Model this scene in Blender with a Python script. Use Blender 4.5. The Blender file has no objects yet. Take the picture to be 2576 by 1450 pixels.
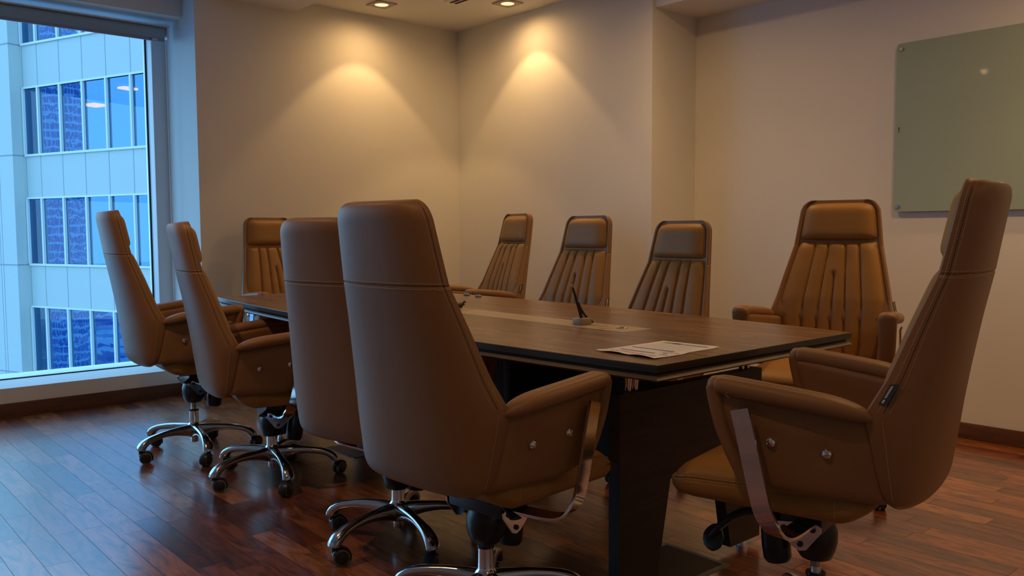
import bpy, bmesh, math, random
import numpy as np
from mathutils import Vector, Matrix
random.seed(7)
S = bpy.context.scene
COL = S.collection
PI = math.pi

# ------------------------------------------------------------------ camera
F_PX, YAW, PITCH, ROLL = 2126.65, math.radians(41.307), math.radians(3.878), math.radians(-0.3008)
fw = Vector((math.sin(YAW)*math.cos(PITCH), math.cos(YAW)*math.cos(PITCH), -math.sin(PITCH)))
rt = Vector((math.cos(YAW), -math.sin(YAW), 0)); up = rt.cross(fw)
r2 = rt*math.cos(ROLL)+up*math.sin(ROLL); u2 = -rt*math.sin(ROLL)+up*math.cos(ROLL)
cam = bpy.data.cameras.new('camera'); camo = bpy.data.objects.new('camera', cam); COL.objects.link(camo)
cam.sensor_width = 36; cam.lens = 36*F_PX/2576; cam.clip_end = 600; cam.clip_start = .05
camo.matrix_world = Matrix(((r2.x, u2.x, -fw.x, 0), (r2.y, u2.y, -fw.y, 0), (r2.z, u2.z, -fw.z, 1.1), (0, 0, 0, 1)))
S.camera = camo

# ------------------------------------------------------------------ world, exposure
S.view_settings.view_transform = 'Standard'; S.view_settings.look = 'None'
S.view_settings.exposure = 0.0; S.view_settings.gamma = 1; S.view_settings.use_curve_mapping = False
W = bpy.data.worlds.new('world'); S.world = W; W.use_nodes = True
nt = W.node_tree; nt.nodes.clear()
wo = nt.nodes.new('ShaderNodeOutputWorld'); bg = nt.nodes.new('ShaderNodeBackground')
tc = nt.nodes.new('ShaderNodeTexCoord'); sp = nt.nodes.new('ShaderNodeSeparateXYZ'); rp = nt.nodes.new('ShaderNodeValToRGB')
nt.links.new(tc.outputs['Generated'], sp.inputs[0]); nt.links.new(sp.outputs['Z'], rp.inputs[0])
rp.color_ramp.elements[0].position = 0.0; rp.color_ramp.elements[0].color = (.34, .64, .92, 1)
rp.color_ramp.elements[1].position = 0.6; rp.color_ramp.elements[1].color = (.21, .50, .90, 1)
nt.links.new(rp.outputs[0], bg.inputs[0]); bg.inputs[1].default_value = 3.7
nt.links.new(bg.outputs[0], wo.inputs[0])

LAMP = (1.0, .58, .235)          # warm halogen downlights
LAMP_W = 26.0

# window portals only guide the sampling of the daylight
def portal(x0, x1, y, z0, z1):
    l = bpy.data.lights.new('window_portal', 'AREA'); l.shape = 'RECTANGLE'; l.size = x1-x0; l.size_y = z1-z0
    l.cycles.is_portal = True
    o = bpy.data.objects.new('window_portal', l); COL.objects.link(o)
    o.location = ((x0+x1)/2, y, (z0+z1)/2); o.rotation_euler = (-PI/2, 0, 0)
portal(-2.55, 2.0, 6.2, .18, 2.5)

# ------------------------------------------------------------------ material helpers
def newmat(name):
    m = bpy.data.materials.new(name); m.use_nodes = True
    return m, m.node_tree.nodes, m.node_tree.links, m.node_tree.nodes['Principled BSDF']
def simple(name, col, rough=.5, metal=0, spec=.5, noise=0, nscale=20, bump=0, bscale=200, coat=0):
    m, n, l, b = newmat(name)
    b.inputs['Base Color'].default_value = (*col, 1); b.inputs['Roughness'].default_value = rough
    b.inputs['Metallic'].default_value = metal; b.inputs['Specular IOR Level'].default_value = spec
    b.inputs['Coat Weight'].default_value = coat
    if noise or bump:
        t = n.new('ShaderNodeTexCoord')
    if noise:
        x = n.new('ShaderNodeTexNoise'); x.inputs['Scale'].default_value = nscale; x.inputs['Detail'].default_value = 4
        l.new(t.outputs['Object'], x.inputs[0])
        mx = n.new('ShaderNodeMix'); mx.data_type = 'RGBA'
        mx.inputs[6].default_value = (*[c*(1-noise) for c in col], 1); mx.inputs[7].default_value = (*[min(1, c*(1+noise)) for c in col], 1)
        l.new(x.outputs[0], mx.inputs[0]); l.new(mx.outputs[2], b.inputs['Base Color'])
    if bump:
        y = n.new('ShaderNodeTexNoise'); y.inputs['Scale'].default_value = bscale; y.inputs['Detail'].default_value = 3
        l.new(t.outputs['Object'], y.inputs[0]); bp = n.new('ShaderNodeBump'); bp.inputs['Strength'].default_value = bump
        bp.inputs['Distance'].default_value = .002
        l.new(y.outputs[0], bp.inputs['Height']); l.new(bp.outputs[0], b.inputs['Normal'])
    return m
def math_(n, l, op, a, b=None):
    x = n.new('ShaderNodeMath'); x.operation = op
    for i, v in enumerate((a, b)):
        if v is None: continue
        if isinstance(v, (int, float)): x.inputs[i].default_value = v
        else: l.new(v, x.inputs[i])
    return x.outputs[0]
def wood(name, dark, light, scale=1.0, axis='Y', rough=.35, contrast=(.3, .7), stretch=12, spec=.5, distort=1.5, coat=0):
    m, n, l, b = newmat(name)
    t = n.new('ShaderNodeTexCoord'); mp = n.new('ShaderNodeMapping'); l.new(t.outputs['Object'], mp.inputs[0])
    s = {'X': (1, stretch, stretch), 'Y': (stretch, 1, stretch), 'Z': (stretch, stretch, 1), 'H': (1, 1, stretch)}[axis]
    mp.inputs['Scale'].default_value = [v*scale for v in s]
    x = n.new('ShaderNodeTexNoise'); x.inputs['Scale'].default_value = 3; x.inputs['Detail'].default_value = 8; x.inputs['Roughness'].default_value = .65
    x.inputs['Distortion'].default_value = distort; l.new(mp.outputs[0], x.inputs[0])
    r = n.new('ShaderNodeValToRGB'); r.color_ramp.elements[0].position = contrast[0]; r.color_ramp.elements[1].position = contrast[1]
    r.color_ramp.elements[0].color = (*dark, 1); r.color_ramp.elements[1].color = (*light, 1)
    l.new(x.outputs[0], r.inputs[0]); l.new(r.outputs[0], b.inputs['Base Color'])
    b.inputs['Roughness'].default_value = rough; b.inputs['Specular IOR Level'].default_value = spec; b.inputs['Coat Weight'].default_value = coat
    bp = n.new('ShaderNodeBump'); bp.inputs['Strength'].default_value = .08; bp.inputs['Distance'].default_value = .001
    l.new(x.outputs[0], bp.inputs['Height']); l.new(bp.outputs[0], b.inputs['Normal'])
    return m

def floor_mat():
    m, n, l, b = newmat('walnut_planks')
    t = n.new('ShaderNodeTexCoord'); s = n.new('ShaderNodeSeparateXYZ'); l.new(t.outputs['Object'], s.inputs[0])
    PW, PL = .0905, .62
    u = math_(n, l, 'DIVIDE', s.outputs['X'], PW); row = math_(n, l, 'FLOOR', u)
    wn = n.new('ShaderNodeTexWhiteNoise'); wn.noise_dimensions = '1D'; l.new(row, wn.inputs['W'])
    v = math_(n, l, 'ADD', math_(n, l, 'DIVIDE', s.outputs['Y'], PL), math_(n, l, 'MULTIPLY', wn.outputs['Value'], 7.0))
    cell = math_(n, l, 'FLOOR', v)
    cid = n.new('ShaderNodeCombineXYZ'); l.new(row, cid.inputs[0]); l.new(cell, cid.inputs[1])
    w2 = n.new('ShaderNodeTexWhiteNoise'); w2.noise_dimensions = '3D'; l.new(cid.outputs[0], w2.inputs['Vector'])
    # grain
    ad = n.new('ShaderNodeVectorMath'); ad.operation = 'MULTIPLY_ADD'; l.new(w2.outputs['Color'], ad.inputs[0])
    ad.inputs[1].default_value = (40, 40, 40); l.new(t.outputs['Object'], ad.inputs[2])
    mp = n.new('ShaderNodeMapping'); l.new(ad.outputs[0], mp.inputs[0]); mp.inputs['Scale'].default_value = (11, 2.2, 1)
    g = n.new('ShaderNodeTexNoise'); g.inputs['Scale'].default_value = 1.6; g.inputs['Detail'].default_value = 7; g.inputs['Distortion'].default_value = 1.8
    g.inputs['Roughness'].default_value = .6; l.new(mp.outputs[0], g.inputs[0])
    mp2 = n.new('ShaderNodeMapping'); l.new(ad.outputs[0], mp2.inputs[0]); mp2.inputs['Scale'].default_value = (90, 7, 1)
    g2 = n.new('ShaderNodeTexNoise'); g2.inputs['Scale'].default_value = 2; g2.inputs['Detail'].default_value = 4; l.new(mp2.outputs[0], g2.inputs[0])
    r1 = n.new('ShaderNodeValToRGB'); e = r1.color_ramp.elements
    e[0].position = 0; e[0].color = (.125, .030, .009, 1); e[1].position = 1; e[1].color = (.46, .17, .052, 1)
    x = e.new(.25); x.color = (.21, .052, .014, 1); x = e.new(.6); x.color = (.31, .085, .024, 1)
    l.new(w2.outputs['Value'], r1.inputs[0])
    r2_ = n.new('ShaderNodeValToRGB'); r2_.color_ramp.elements[0].position = .33; r2_.color_ramp.elements[1].position = .58
    r2_.color_ramp.elements[0].color = (.26, .20, .18, 1); r2_.color_ramp.elements[1].color = (1.12, 1.12, 1.12, 1); l.new(g.outputs[0], r2_.inputs[0])
    mu = n.new('ShaderNodeMix'); mu.data_type = 'RGBA'; mu.blend_type = 'MULTIPLY'; mu.inputs[0].default_value = 1
    l.new(r1.outputs[0], mu.inputs[6]); l.new(r2_.outputs[0], mu.inputs[7])
    r3 = n.new('ShaderNodeValToRGB'); r3.color_ramp.elements[0].position = .25; r3.color_ramp.elements[1].position = .7
    r3.color_ramp.elements[0].color = (.72, .7, .7, 1); r3.color_ramp.elements[1].color = (1.08, 1.08, 1.08, 1); l.new(g2.outputs[0], r3.inputs[0])
    mu2 = n.new('ShaderNodeMix'); mu2.data_type = 'RGBA'; mu2.blend_type = 'MULTIPLY'; mu2.inputs[0].default_value = 1
    l.new(mu.outputs[2], mu2.inputs[6]); l.new(r3.outputs[0], mu2.inputs[7])
    # gaps between the boards
    fu = math_(n, l, 'FRACT', u); fv = math_(n, l, 'FRACT', v)
    du = math_(n, l, 'MINIMUM', fu, math_(n, l, 'SUBTRACT', 1.0, fu)); dv = math_(n, l, 'MINIMUM', fv, math_(n, l, 'SUBTRACT', 1.0, fv))
    gu = math_(n, l, 'LESS_THAN', du, .0013/PW); gv = math_(n, l, 'LESS_THAN', dv, .0012/PL)
    gap = math_(n, l, 'MAXIMUM', gu, gv)
    mg = n.new('ShaderNodeMix'); mg.data_type = 'RGBA'; l.new(math_(n, l, 'MULTIPLY', gap, .8), mg.inputs[0]); l.new(mu2.outputs[2], mg.inputs[6])
    mg.inputs[7].default_value = (.02, .01, .006, 1); l.new(mg.outputs[2], b.inputs['Base Color'])
    ro = n.new('ShaderNodeMapRange'); l.new(g.outputs[0], ro.inputs[0]); ro.inputs[3].default_value = .34; ro.inputs[4].default_value = .26
    l.new(ro.outputs[0], b.inputs['Roughness']); b.inputs['Specular IOR Level'].default_value = .6
    b.inputs['Coat Weight'].default_value = 1.0; b.inputs['Coat Roughness'].default_value = .20; b.inputs['Coat IOR'].default_value = 1.85
    # very slight unevenness from board to board
    bp = n.new('ShaderNodeBump'); bp.inputs['Strength'].default_value = .12; bp.inputs['Distance'].default_value = .002
    hs = math_(n, l, 'SUBTRACT', math_(n, l, 'MULTIPLY', g2.outputs[0], .15), gap)
    l.new(hs, bp.inputs['Height']); l.new(bp.outputs[0], b.inputs['Normal']); l.new(math_(n, l, 'SUBTRACT', 1.0, gap), b.inputs['Coat Weight'])
    return m

M = {}
M['wall'] = simple('painted_plaster', (.77, .77, .72), .75, spec=.25, noise=.02, nscale=3, bump=.05, bscale=60)
M['ceil'] = simple('ceiling_paint', (.77, .77, .72), .85, spec=.2, noise=.01, nscale=3)
M['floor'] = floor_mat()
M['base'] = wood('baseboard_walnut', (.07, .028, .013), (.16, .065, .030), 1.2, 'X', .45, stretch=10)
M['base_y'] = wood('baseboard_walnut_side', (.07, .028, .013), (.16, .065, .030), 1.2, 'Y', .45, stretch=10)
M['frame'] = simple('white_powder_coat', (.78, .80, .80), .35)
M['gasket'] = simple('black_rubber_gasket', (.01, .012, .016), .5)
M['leather'] = simple('tan_leather', (.27, .138, .058), .46, spec=.38, noise=.07, nscale=9, bump=.25, bscale=420)
M['leather_in'] = simple('tan_leather_cushion', (.33, .165, .042), .47, spec=.35, noise=.06, nscale=12, bump=.3, bscale=330)
M['stitch'] = simple('stitch_thread', (.60, .44, .27), .7)
M['chrome'] = simple('polished_chrome', (.80, .80, .82), .09, 1, noise=.03, nscale=5)
M['alu'] = simple('polished_aluminium', (.55, .56, .58), .16, 1, noise=.05, nscale=14)
M['black'] = simple('black_plastic', (.012, .012, .014), .38, noise=.1, nscale=30)
M['wheelrim'] = simple('grey_tread', (.11, .105, .095), .6, noise=.1, nscale=30)
M['tabletop'] = wood('wenge_veneer', (.13, .068, .034), (.31, .18, .095), .9, 'Y', .27, contrast=(.36, .64), stretch=9, spec=.45, distort=1.2)
M['tabledark'] = wood('dark_wenge_panel', (.014, .009, .006), (.034, .021, .013), 1.1, 'X', .5, stretch=9, spec=.35)
M['tableedge_shaded'] = wood('striped_edge_shaded', (.008, .006, .005), (.034, .023, .015), 1.0, 'H', .4, contrast=(.38, .62), stretch=90, distort=.2)  # edge stripes; colour darkened for the shade on faces turned from the light
M['tablelow_lit'] = wood('lower_edge_lit', (.06, .034, .018), (.14, .085, .045), 1.0, 'H', .4, contrast=(.35, .65), stretch=70, distort=.2)  # browner than the slab edge; colour carries the light this band catches
M['strip'] = simple('beige_lacquer_inlay', (.48, .38, .24), .32, noise=.03, nscale=15)
M['paper'] = simple('white_paper', (.90, .89, .87), .8, spec=.2, noise=.01)
M['ink_blue'] = simple('blue_ink', (.07, .12, .45), .8); M['ink_red'] = simple('faint_red_ink', (.62, .24, .20), .8)
M['ink_green'] = simple('green_ink', (.16, .32, .10), .8); M['ink_sky'] = simple('pale_blue_ink', (.34, .46, .60), .8)
M['ink_grey'] = simple('grey_ink', (.55, .52, .50), .8); M['ink_navy'] = simple('navy_ink', (.03, .05, .20), .8)
M['champagne'] = simple('satin_champagne_metal', (.36, .27, .19), .4, .5, noise=.03)
M['grey'] = simple('grey_plastic', (.20, .23, .26), .45, noise=.05)
M['boardglass'] = simple('green_back_painted_glass', (.37, .47, .38), .02, spec=.5, noise=.02, nscale=2)
M['steel'] = simple('brushed_steel', (.55, .54, .52), .3, 1, noise=.04, nscale=60)
M['blind'] = simple('charcoal_roller_fabric', (.34, .46, .52), .8, noise=.08, nscale=60, bump=.1)
M['blindbar'] = simple('mauve_grey_bottom_bar', (.30, .30, .36), .5, noise=.03)
M['dark'] = simple('dark_slot', (.008, .010, .010), .6)
M['lampframe'] = simple('downlight_trim', (.45, .38, .30), .5, noise=.03)
M['hatch'] = simple('grey_metal_trim', (.20, .21, .22), .45, .4, noise=.05)
M['brush'] = simple('black_brush_bristles', (.006, .006, .007), .9)
M['white'] = simple('white_plastic', (.75, .76, .74), .5, noise=.02)
M['redmark'] = simple('red_mark', (.45, .05, .06), .6)
def emis(name, col, st):
    m, n, l, b = newmat(name); b.inputs['Emission Color'].default_value = (*col, 1); b.inputs['Emission Strength'].default_value = st
    b.inputs['Base Color'].default_value = (.8, .7, .5, 1); return m
M['lens'] = emis('lit_downlight_lens', (1, .72, .34), 1.5)
def glass_mat():
    m = bpy.data.materials.new('window_glass'); m.use_nodes = True; n = m.node_tree.nodes; l = m.node_tree.links; n.clear()
    o = n.new('ShaderNodeOutputMaterial'); a = n.new('ShaderNodeBsdfTransparent'); g = n.new('ShaderNodeBsdfGlossy'); mx = n.new('ShaderNodeMixShader')
    fr = n.new('ShaderNodeFresnel'); fr.inputs[0].default_value = 1.45
    a.inputs[0].default_value = (.86, .95, .97, 1); g.inputs['Roughness'].default_value = .0
    l.new(fr.outputs[0], mx.inputs[0]); l.new(a.outputs[0], mx.inputs[1]); l.new(g.outputs[0], mx.inputs[2]); l.new(mx.outputs[0], o.inputs[0])
    return m
M['glass'] = glass_mat()

# ------------------------------------------------------------------ mesh helpers
def tag(o, label=None, cat=None, group=None, kind=None):
    if label: o['label'] = label
    if cat: o['category'] = cat
    if group: o['group'] = group
    if kind: o['kind'] = kind
    return o
def empty(name, loc=(0, 0, 0), rz=0, label=None, cat=None, group=None):
    o = bpy.data.objects.new(name, None); COL.objects.link(o); o.empty_display_size = .1
    o.location = loc; o.rotation_euler = (0, 0, rz); return tag(o, label, cat, group)
def sharp_by_angle(me, ang=35):
    bm = bmesh.new(); bm.from_mesh(me)
    for f in bm.faces: f.smooth = True
    for e in bm.edges:
        if len(e.link_faces) == 2:
            try: a = e.calc_face_angle()
            except ValueError: a = 0
            if a > math.radians(ang): e.smooth = False
    bm.to_mesh(me); bm.free()
class MB:
    def __init__(s): s.v = []; s.f = []; s.m = []
    def add(s, vs, fs, mi=0):
        o = len(s.v); s.v += [tuple(v) for v in vs]; s.f += [tuple(i+o for i in f) for f in fs]; s.m += [mi]*len(fs)
    def box(s, a, b, mi=0, bevel=0):
        (x0, y0, z0), (x1, y1, z1) = a, b
        if bevel <= 0:
            vs = [(x0, y0, z0), (x1, y0, z0), (x1, y1, z0), (x0, y1, z0), (x0, y0, z1), (x1, y0, z1), (x1, y1, z1), (x0, y1, z1)]
            s.add(vs, [(0, 3, 2, 1), (4, 5, 6, 7), (0, 1, 5, 4), (1, 2, 6, 5), (2, 3, 7, 6), (3, 0, 4, 7)], mi)
        else:
            bm = bmesh.new(); bmesh.ops.create_cube(bm, size=1)
            for v in bm.verts: v.co = Vector(((x0+x1)/2+v.co.x*(x1-x0), (y0+y1)/2+v.co.y*(y1-y0), (z0+z1)/2+v.co.z*(z1-z0)))
            bmesh.ops.bevel(bm, geom=bm.edges[:], offset=bevel, segments=2, affect='EDGES', profile=.6)
            bm.verts.index_update(); s.add([v.co[:] for v in bm.verts], [[v.index for v in f.verts] for f in bm.faces], mi); bm.free()
    def loft(s, loops, mi=0, cap=True, closed=True):
        n = len(loops[0]); vs = [p for L in loops for p in L]; fs = []
        for i in range(len(loops)-1):
            for j in range(n if closed else n-1):
                k = (j+1) % n
                fs.append((i*n+j, i*n+k, (i+1)*n+k, (i+1)*n+j))
        if cap and closed:
            fs.append(tuple(range(n-1, -1, -1))); fs.append(tuple((len(loops)-1)*n+j for j in range(n)))
        s.add(vs, fs, mi)
    def lathe(s, prof, center=(0, 0, 0), seg=24, mi=0, axis='Z', M4=None):
        loops = []
        for r, z in prof:
            L = []
            for k in range(seg):
                a = 2*PI*k/seg; p = Vector((r*math.cos(a), r*math.sin(a), z))
                if axis == 'X': p = Vector((p.z, p.x, p.y))
                if axis == 'Y': p = Vector((p.x, -p.z, p.y)); p.y = z
                if M4: p = M4 @ p
                L.append(tuple(p+Vector(center)))
            loops.append(L)
        s.loft(loops, mi)
    def tube(s, path, r, seg=8, mi=0, cap=True):
        s.sweep(path, [(math.cos(2*PI*k/seg), math.sin(2*PI*k/seg)) for k in range(seg)], r, mi=mi, cap=cap)
    def sweep(s, path, sec, scale=1.0, side=None, mi=0, cap=True):
        """sec: 2-D section (a,b): a along 'side', b along normal; scale: number or list of numbers / (sa,sb)"""
        P = [Vector(p) for p in path]; loops = []; ref = None
        for i, p in enumerate(P):
            t = (P[min(i+1, len(P)-1)]-P[max(i-1, 0)]).normalized()
            if side is not None: a = Vector(side)
            else:
                if ref is None: ref = Vector((0, 0, 1)) if abs(t.z) < .9 else Vector((1, 0, 0))
                a = ref
            a = (a-t*a.dot(t)).normalized(); b = t.cross(a)
            if side is None: ref = a
            sc = scale[i] if isinstance(scale, (list, tuple)) else scale
            sa, sb = sc if isinstance(sc, (list, tuple)) else (sc, sc)
            loops.append([tuple(p+a*(x*sa)+b*(y*sb)) for x, y in sec])
        s.loft(loops, mi, cap)
    def obj(s, name, mats, parent=None, smooth=35, recalc=True):
        me = bpy.data.meshes.new(name); me.from_pydata(s.v, [], s.f)
        for m in (mats if isinstance(mats, (list, tuple)) else [mats]): me.materials.append(M[m] if isinstance(m, str) else m)
        me.polygons.foreach_set('material_index', s.m)
        bm = bmesh.new(); bm.from_mesh(me)
        if recalc: bmesh.ops.recalc_face_normals(bm, faces=bm.faces[:])
        bm.to_mesh(me); bm.free()
        if smooth: sharp_by_angle(me, smooth)
        me.update(); o = bpy.data.objects.new(name, me); COL.objects.link(o)
        if parent: o.parent = parent
        return o
def box_obj(name, a, b, mat, parent=None, bevel=0, kind=None):
    m = MB(); m.box(a, b, 0, bevel); o = m.obj(name, mat, parent, smooth=35 if bevel else 0)
    if kind: o['kind'] = kind
    return o
def st(name, a, b, mat, bevel=0): return box_obj(name, a, b, mat, None, bevel, 'structure')
CIRC = lambda n: [(math.cos(2*PI*k/n), math.sin(2*PI*k/n)) for k in range(n)]
def smooth_path(pts, n=6):
    P = [Vector(p) for p in pts]; out = []
    for i in range(len(P)-1):
        p0, p1, p2, p3 = P[max(i-1, 0)], P[i], P[i+1], P[min(i+2, len(P)-1)]
        for k in range(n):
            t = k/n
            out.append(.5*((2*p1)+(p2-p0)*t+(2*p0-5*p1+4*p2-p3)*t*t+(3*p1-p0-3*p2+p3)*t**3))
    out.append(P[-1]); return out
def dashes(mb, pts, normal_fn=None, dash=.0038, gap=.0022, r=.0006, mi=0):
    """little stitches along a polyline"""
    P = [Vector(p) for p in pts]; L = [0]
    for i in range(len(P)-1): L.append(L[-1]+(P[i+1]-P[i]).length)
    def at(d):
        for i in range(len(P)-1):
            if d <= L[i+1]: return P[i].lerp(P[i+1], (d-L[i])/max(L[i+1]-L[i], 1e-9))
        return P[-1]
    d = 0
    while d+dash < L[-1]:
        mb.tube([at(d), at(d+dash)], r, 4, mi); d += dash+gap

# ------------------------------------------------------------------ the room
X_PIL, X_REC, Y_BACK, Y_WIN, Y_RET = 4.225, 4.676, 5.451, 5.740, 3.463
ZC, ZL, ZR = 2.688, 2.610, 2.492
X_JAMB = 2.108; X_LEFT = -2.6; Y_NEAR = -2.6
st('floor', (X_LEFT-.2, Y_NEAR-.2, -.06), (X_REC+.25, Y_WIN+.02, 0), 'floor')
st('ceiling', (X_LEFT-.2, Y_NEAR-.2, ZC), (X_REC+.25, 6.35, ZC+.15), 'ceil')
st('trim_1', (X_LEFT, Y_NEAR, ZL), (2.795, Y_BACK, ZC), 'ceil')                 # lower ceiling over the window half
st('trim_2', (4.247, Y_NEAR, ZR), (X_REC, Y_RET, ZC), 'ceil')                   # bulkhead above the glass board
st('wall_back', (X_JAMB, Y_BACK, 0), (X_REC+.25, 6.35, ZC), 'wall')
st('wall_right', (X_PIL, Y_RET, 0), (X_REC+.25, Y_BACK, ZC), 'wall')
st('wall_recess', (X_REC, Y_NEAR, 0), (X_REC+.25, Y_RET, ZC), 'wall')
st('wall_left', (X_LEFT-.2, Y_NEAR, 0), (X_LEFT, 6.35, ZC), 'wall')
st('wall_near', (X_LEFT-.2, Y_NEAR-.2, 0), (X_REC+.25, Y_NEAR, ZC), 'wall')
st('wall_window', (X_LEFT, Y_WIN, 0), (X_JAMB, 6.35, .176), 'wall', )
st('trim_3', (X_LEFT, 5.66, 2.505), (X_JAMB, 6.35, ZC), 'wall')                 # head above the window
st('baseboard_window', (X_LEFT, Y_WIN-.012, 0), (X_JAMB, Y_WIN, .086), 'base', .002)
st('baseboard_jamb', (X_JAMB-.012, Y_BACK-.012, 0), (X_JAMB, Y_WIN-.012, .086), 'base_y', .002)
st('baseboard_back', (X_JAMB, Y_BACK-.012, 0), (X_PIL, Y_BACK, .086), 'base', .002)
st('baseboard_right', (X_PIL-.012, Y_RET-.012, 0), (X_PIL, Y_BACK-.012, .086), 'base_y', .002)
st('baseboard_recess', (X_REC-.014, Y_NEAR, 0), (X_REC, Y_RET, .083), 'base_y', .002)
# window: frame, panes
m = MB()
YF0, YF1, YG = 5.975, 6.15, 6.085
m.box((2.012, YF0, .176), (X_JAMB, YF1, 2.505), bevel=.003)
for x in (.42, -1.15): m.box((x-.035, YF0+.04, .176), (x+.035, YF1, 2.505), bevel=.003)
m.box((X_LEFT, YF0+.04, .176), (X_LEFT+.07, YF1, 2.505)); m.box((X_LEFT, YF0+.06, 2.44), (2.02, YF1, 2.505)); m.box((X_LEFT, YG+.02, .176), (2.02, YF1+.05, .183))
wf = m.obj('window_1', 'frame'); wf['kind'] = 'structure'
m = MB()
for a, b in ((.455, 2.012), (-1.115, .385), (X_LEFT+.07, -1.185)):
    m.box((b-.010, YG-.006, .178), (b, YG+.006, 2.44)); m.box((a, YG-.006, .178), (a+.004, YG+.006, 2.44)); m.box((a, YG-.004, .1765), (b, YG+.004, .183))
m.obj('gasket', 'gasket', wf, 0)
for a, b in ((.455, 2.012), (-1.115, .385), (X_LEFT+.07, -1.185)):
    m = MB(); m.add([(a, YG, .18), (b, YG, .18), (b, YG, 2.44), (a, YG, 2.44)], [(0, 1, 2, 3)]); m.obj('pane', 'glass', wf, 0)

# ------------------------------------------------------------------ roller blind
rb = empty('roller_blind', (0, 5.80, 2.42), 0, 'charcoal roller blind rolled up at the top of the tall window', 'blind')
def world_child(mb, name, mat, parent, smooth=35):
    o = mb.obj(name, mat, parent, smooth); L = parent.location; Rz = parent.rotation_euler.z
    for v in o.data.vertices: v.co = Matrix.Rotation(-Rz, 3, 'Z') @ (v.co-L)
    return o
m = MB(); m.lathe([(.0, .47), (.034, .47), (.034, 2.035), (0, 2.035)], (0, 5.80, 2.420), 28, axis='X'); world_child(m, 'fabric_roll', 'blind', rb)
m = MB(); m.box((.47, 5.764, 2.368), (2.03, 5.766, 2.425)); world_child(m, 'hanging_fabric', 'blind', rb, 0)
m = MB(); m.box((.47, 5.758, 2.352), (2.03, 5.772, 2.370), bevel=.003); world_child(m, 'bottom_bar', 'blindbar', rb)
m = MB(); m.box((.445, 5.75, 2.45), (2.06, 5.86, 2.457)); m.box((2.044, 5.758, 2.375), (2.056, 5.85, 2.46), bevel=.004); world_child(m, 'mounting_bracket', 'white', rb)
m = MB(); m.tube([(2.052, 5.775, 2.40), (2.053, 5.775, .5)], .0022, 6); m.tube([(2.052, 5.815, 2.40), (2.053, 5.815, .5)], .0022, 6); m.tube([(2.053, 5.775, .5), (2.053, 5.795, .485), (2.053, 5.815, .5)], .0022, 6); world_child(m, 'pull_chain', 'white', rb)
m = MB(); m.box((1.930, 5.7565, 2.356), (1.945, 5.7585, 2.366)); world_child(m, 'red_mark', 'redmark', rb, 0)
m = MB(); m.box((1.946, 5.7565, 2.356), (1.98, 5.7585, 2.366)); world_child(m, 'sticker', 'white', rb, 0)

# ------------------------------------------------------------------ ceiling downlights
def downlight(x, y, z, label, power=1.0, blend=1.0, ang=110, fill=1.0):
    t = empty('downlight', (x, y, z), 0, label, 'ceiling light', 'square recessed downlights')
    m = MB(); h = .078; i = .050; k = 24
    ring = [(i*math.cos(2*PI*q/k), i*math.sin(2*PI*q/k)) for q in range(k)]
    sq = []
    for cx, cy in ring:
        mx_ = max(abs(cx), abs(cy)); sq.append((cx/mx_*h, cy/mx_*h))
    m.loft([[(a, b, -.0005) for a, b in sq], [(a, b, -.007) for a, b in sq], [(a*.985, b*.985, -.009) for a, b in sq], [(a, b, -.009) for a, b in ring], [(a*.96, b*.96, -.003) for a, b in ring]], cap=False)
    m.obj('trim', 'lampframe', t)
    m = MB(); m.lathe([(0, -.0065), (.046, -.0065), (.046, -.001), (0, -.001)], seg=24); m.obj('lens', 'lens', t)
    l = bpy.data.lights.new('bulb', 'SPOT'); l.energy = LAMP_W*power; l.color = LAMP; l.spot_size = math.radians(ang); l.spot_blend = blend; l.shadow_soft_size = .02
    o = bpy.data.objects.new('bulb', l); COL.objects.link(o); o.parent = t; o.location = (0, 0, -.02)
    l = bpy.data.lights.new('added_fill_spot', 'SPOT'); l.energy = LAMP_W*power*fill; l.color = LAMP; l.spot_size = math.radians(178); l.spot_blend = 1; l.shadow_soft_size = .02  # second, very wide spot added as fill to lift walls and ceiling
    o = bpy.data.objects.new('added_fill_spot', l); COL.objects.link(o); o.parent = t; o.location = (0, 0, -.02)
    return t
downlight(3.305, 5.126, ZC, 'square recessed downlight nearer the window, left one of the two lit in view', .60, .24, 90, .95)
downlight(3.957, 4.534, ZC, 'square recessed downlight right of the air slot, casting a cone on the right wall', .60, .24, 90, .95)
downlight(4.38, .70, ZR, 'square recessed downlight in the bulkhead above the glass board')
downlight(4.36, -.9, ZR, 'added unseen square downlight in the bulkhead behind the camera', .35)  # unseen lamp at a guessed spot, added for room light
downlight(3.6, 1.2, ZC, 'square recessed downlight over the right aisle beside the table end')
downlight(3.6, 3.0, ZC, 'square recessed downlight over the right aisle beside the table middle')
downlight(3.6, -.9, ZC, 'added unseen square downlight over the right aisle behind the camera', .35)  # guessed lamp out of view, added as fill from behind
downlight(.53, 3.16, ZL, 'square recessed downlight in the lowered ceiling by the window side')
downlight(.53, 1.20, ZL, 'added unseen square downlight in the lowered ceiling above the camera', .5)  # added overhead fill, out of view, position guessed
downlight(.53, -.9, ZL, 'added unseen square downlight in the lowered ceiling behind the camera', .3)  # out-of-view lamp put in as weak room fill
downlight(2.2, -.9, ZL, 'added unseen square downlight near the table side behind the camera', .3)  # weak unseen lamp added to light the room from behind
av = empty('air_diffuser', (3.66, 4.1, ZC), 0, 'two-slot linear air diffuser in the ceiling between the downlights', 'air vent')
m = MB(); m.box((3.605, 3.0, ZC-.004), (3.715, 4.80, ZC-.0005), bevel=.001); world_child(m, 'plate', 'ceil', av)
for x in (3.632, 3.672):
    m = MB(); m.box((x, 3.03, ZC-.0065), (x+.022, 4.775, ZC-.0035)); world_child(m, 'slot', 'dark', av, 0)

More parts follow.
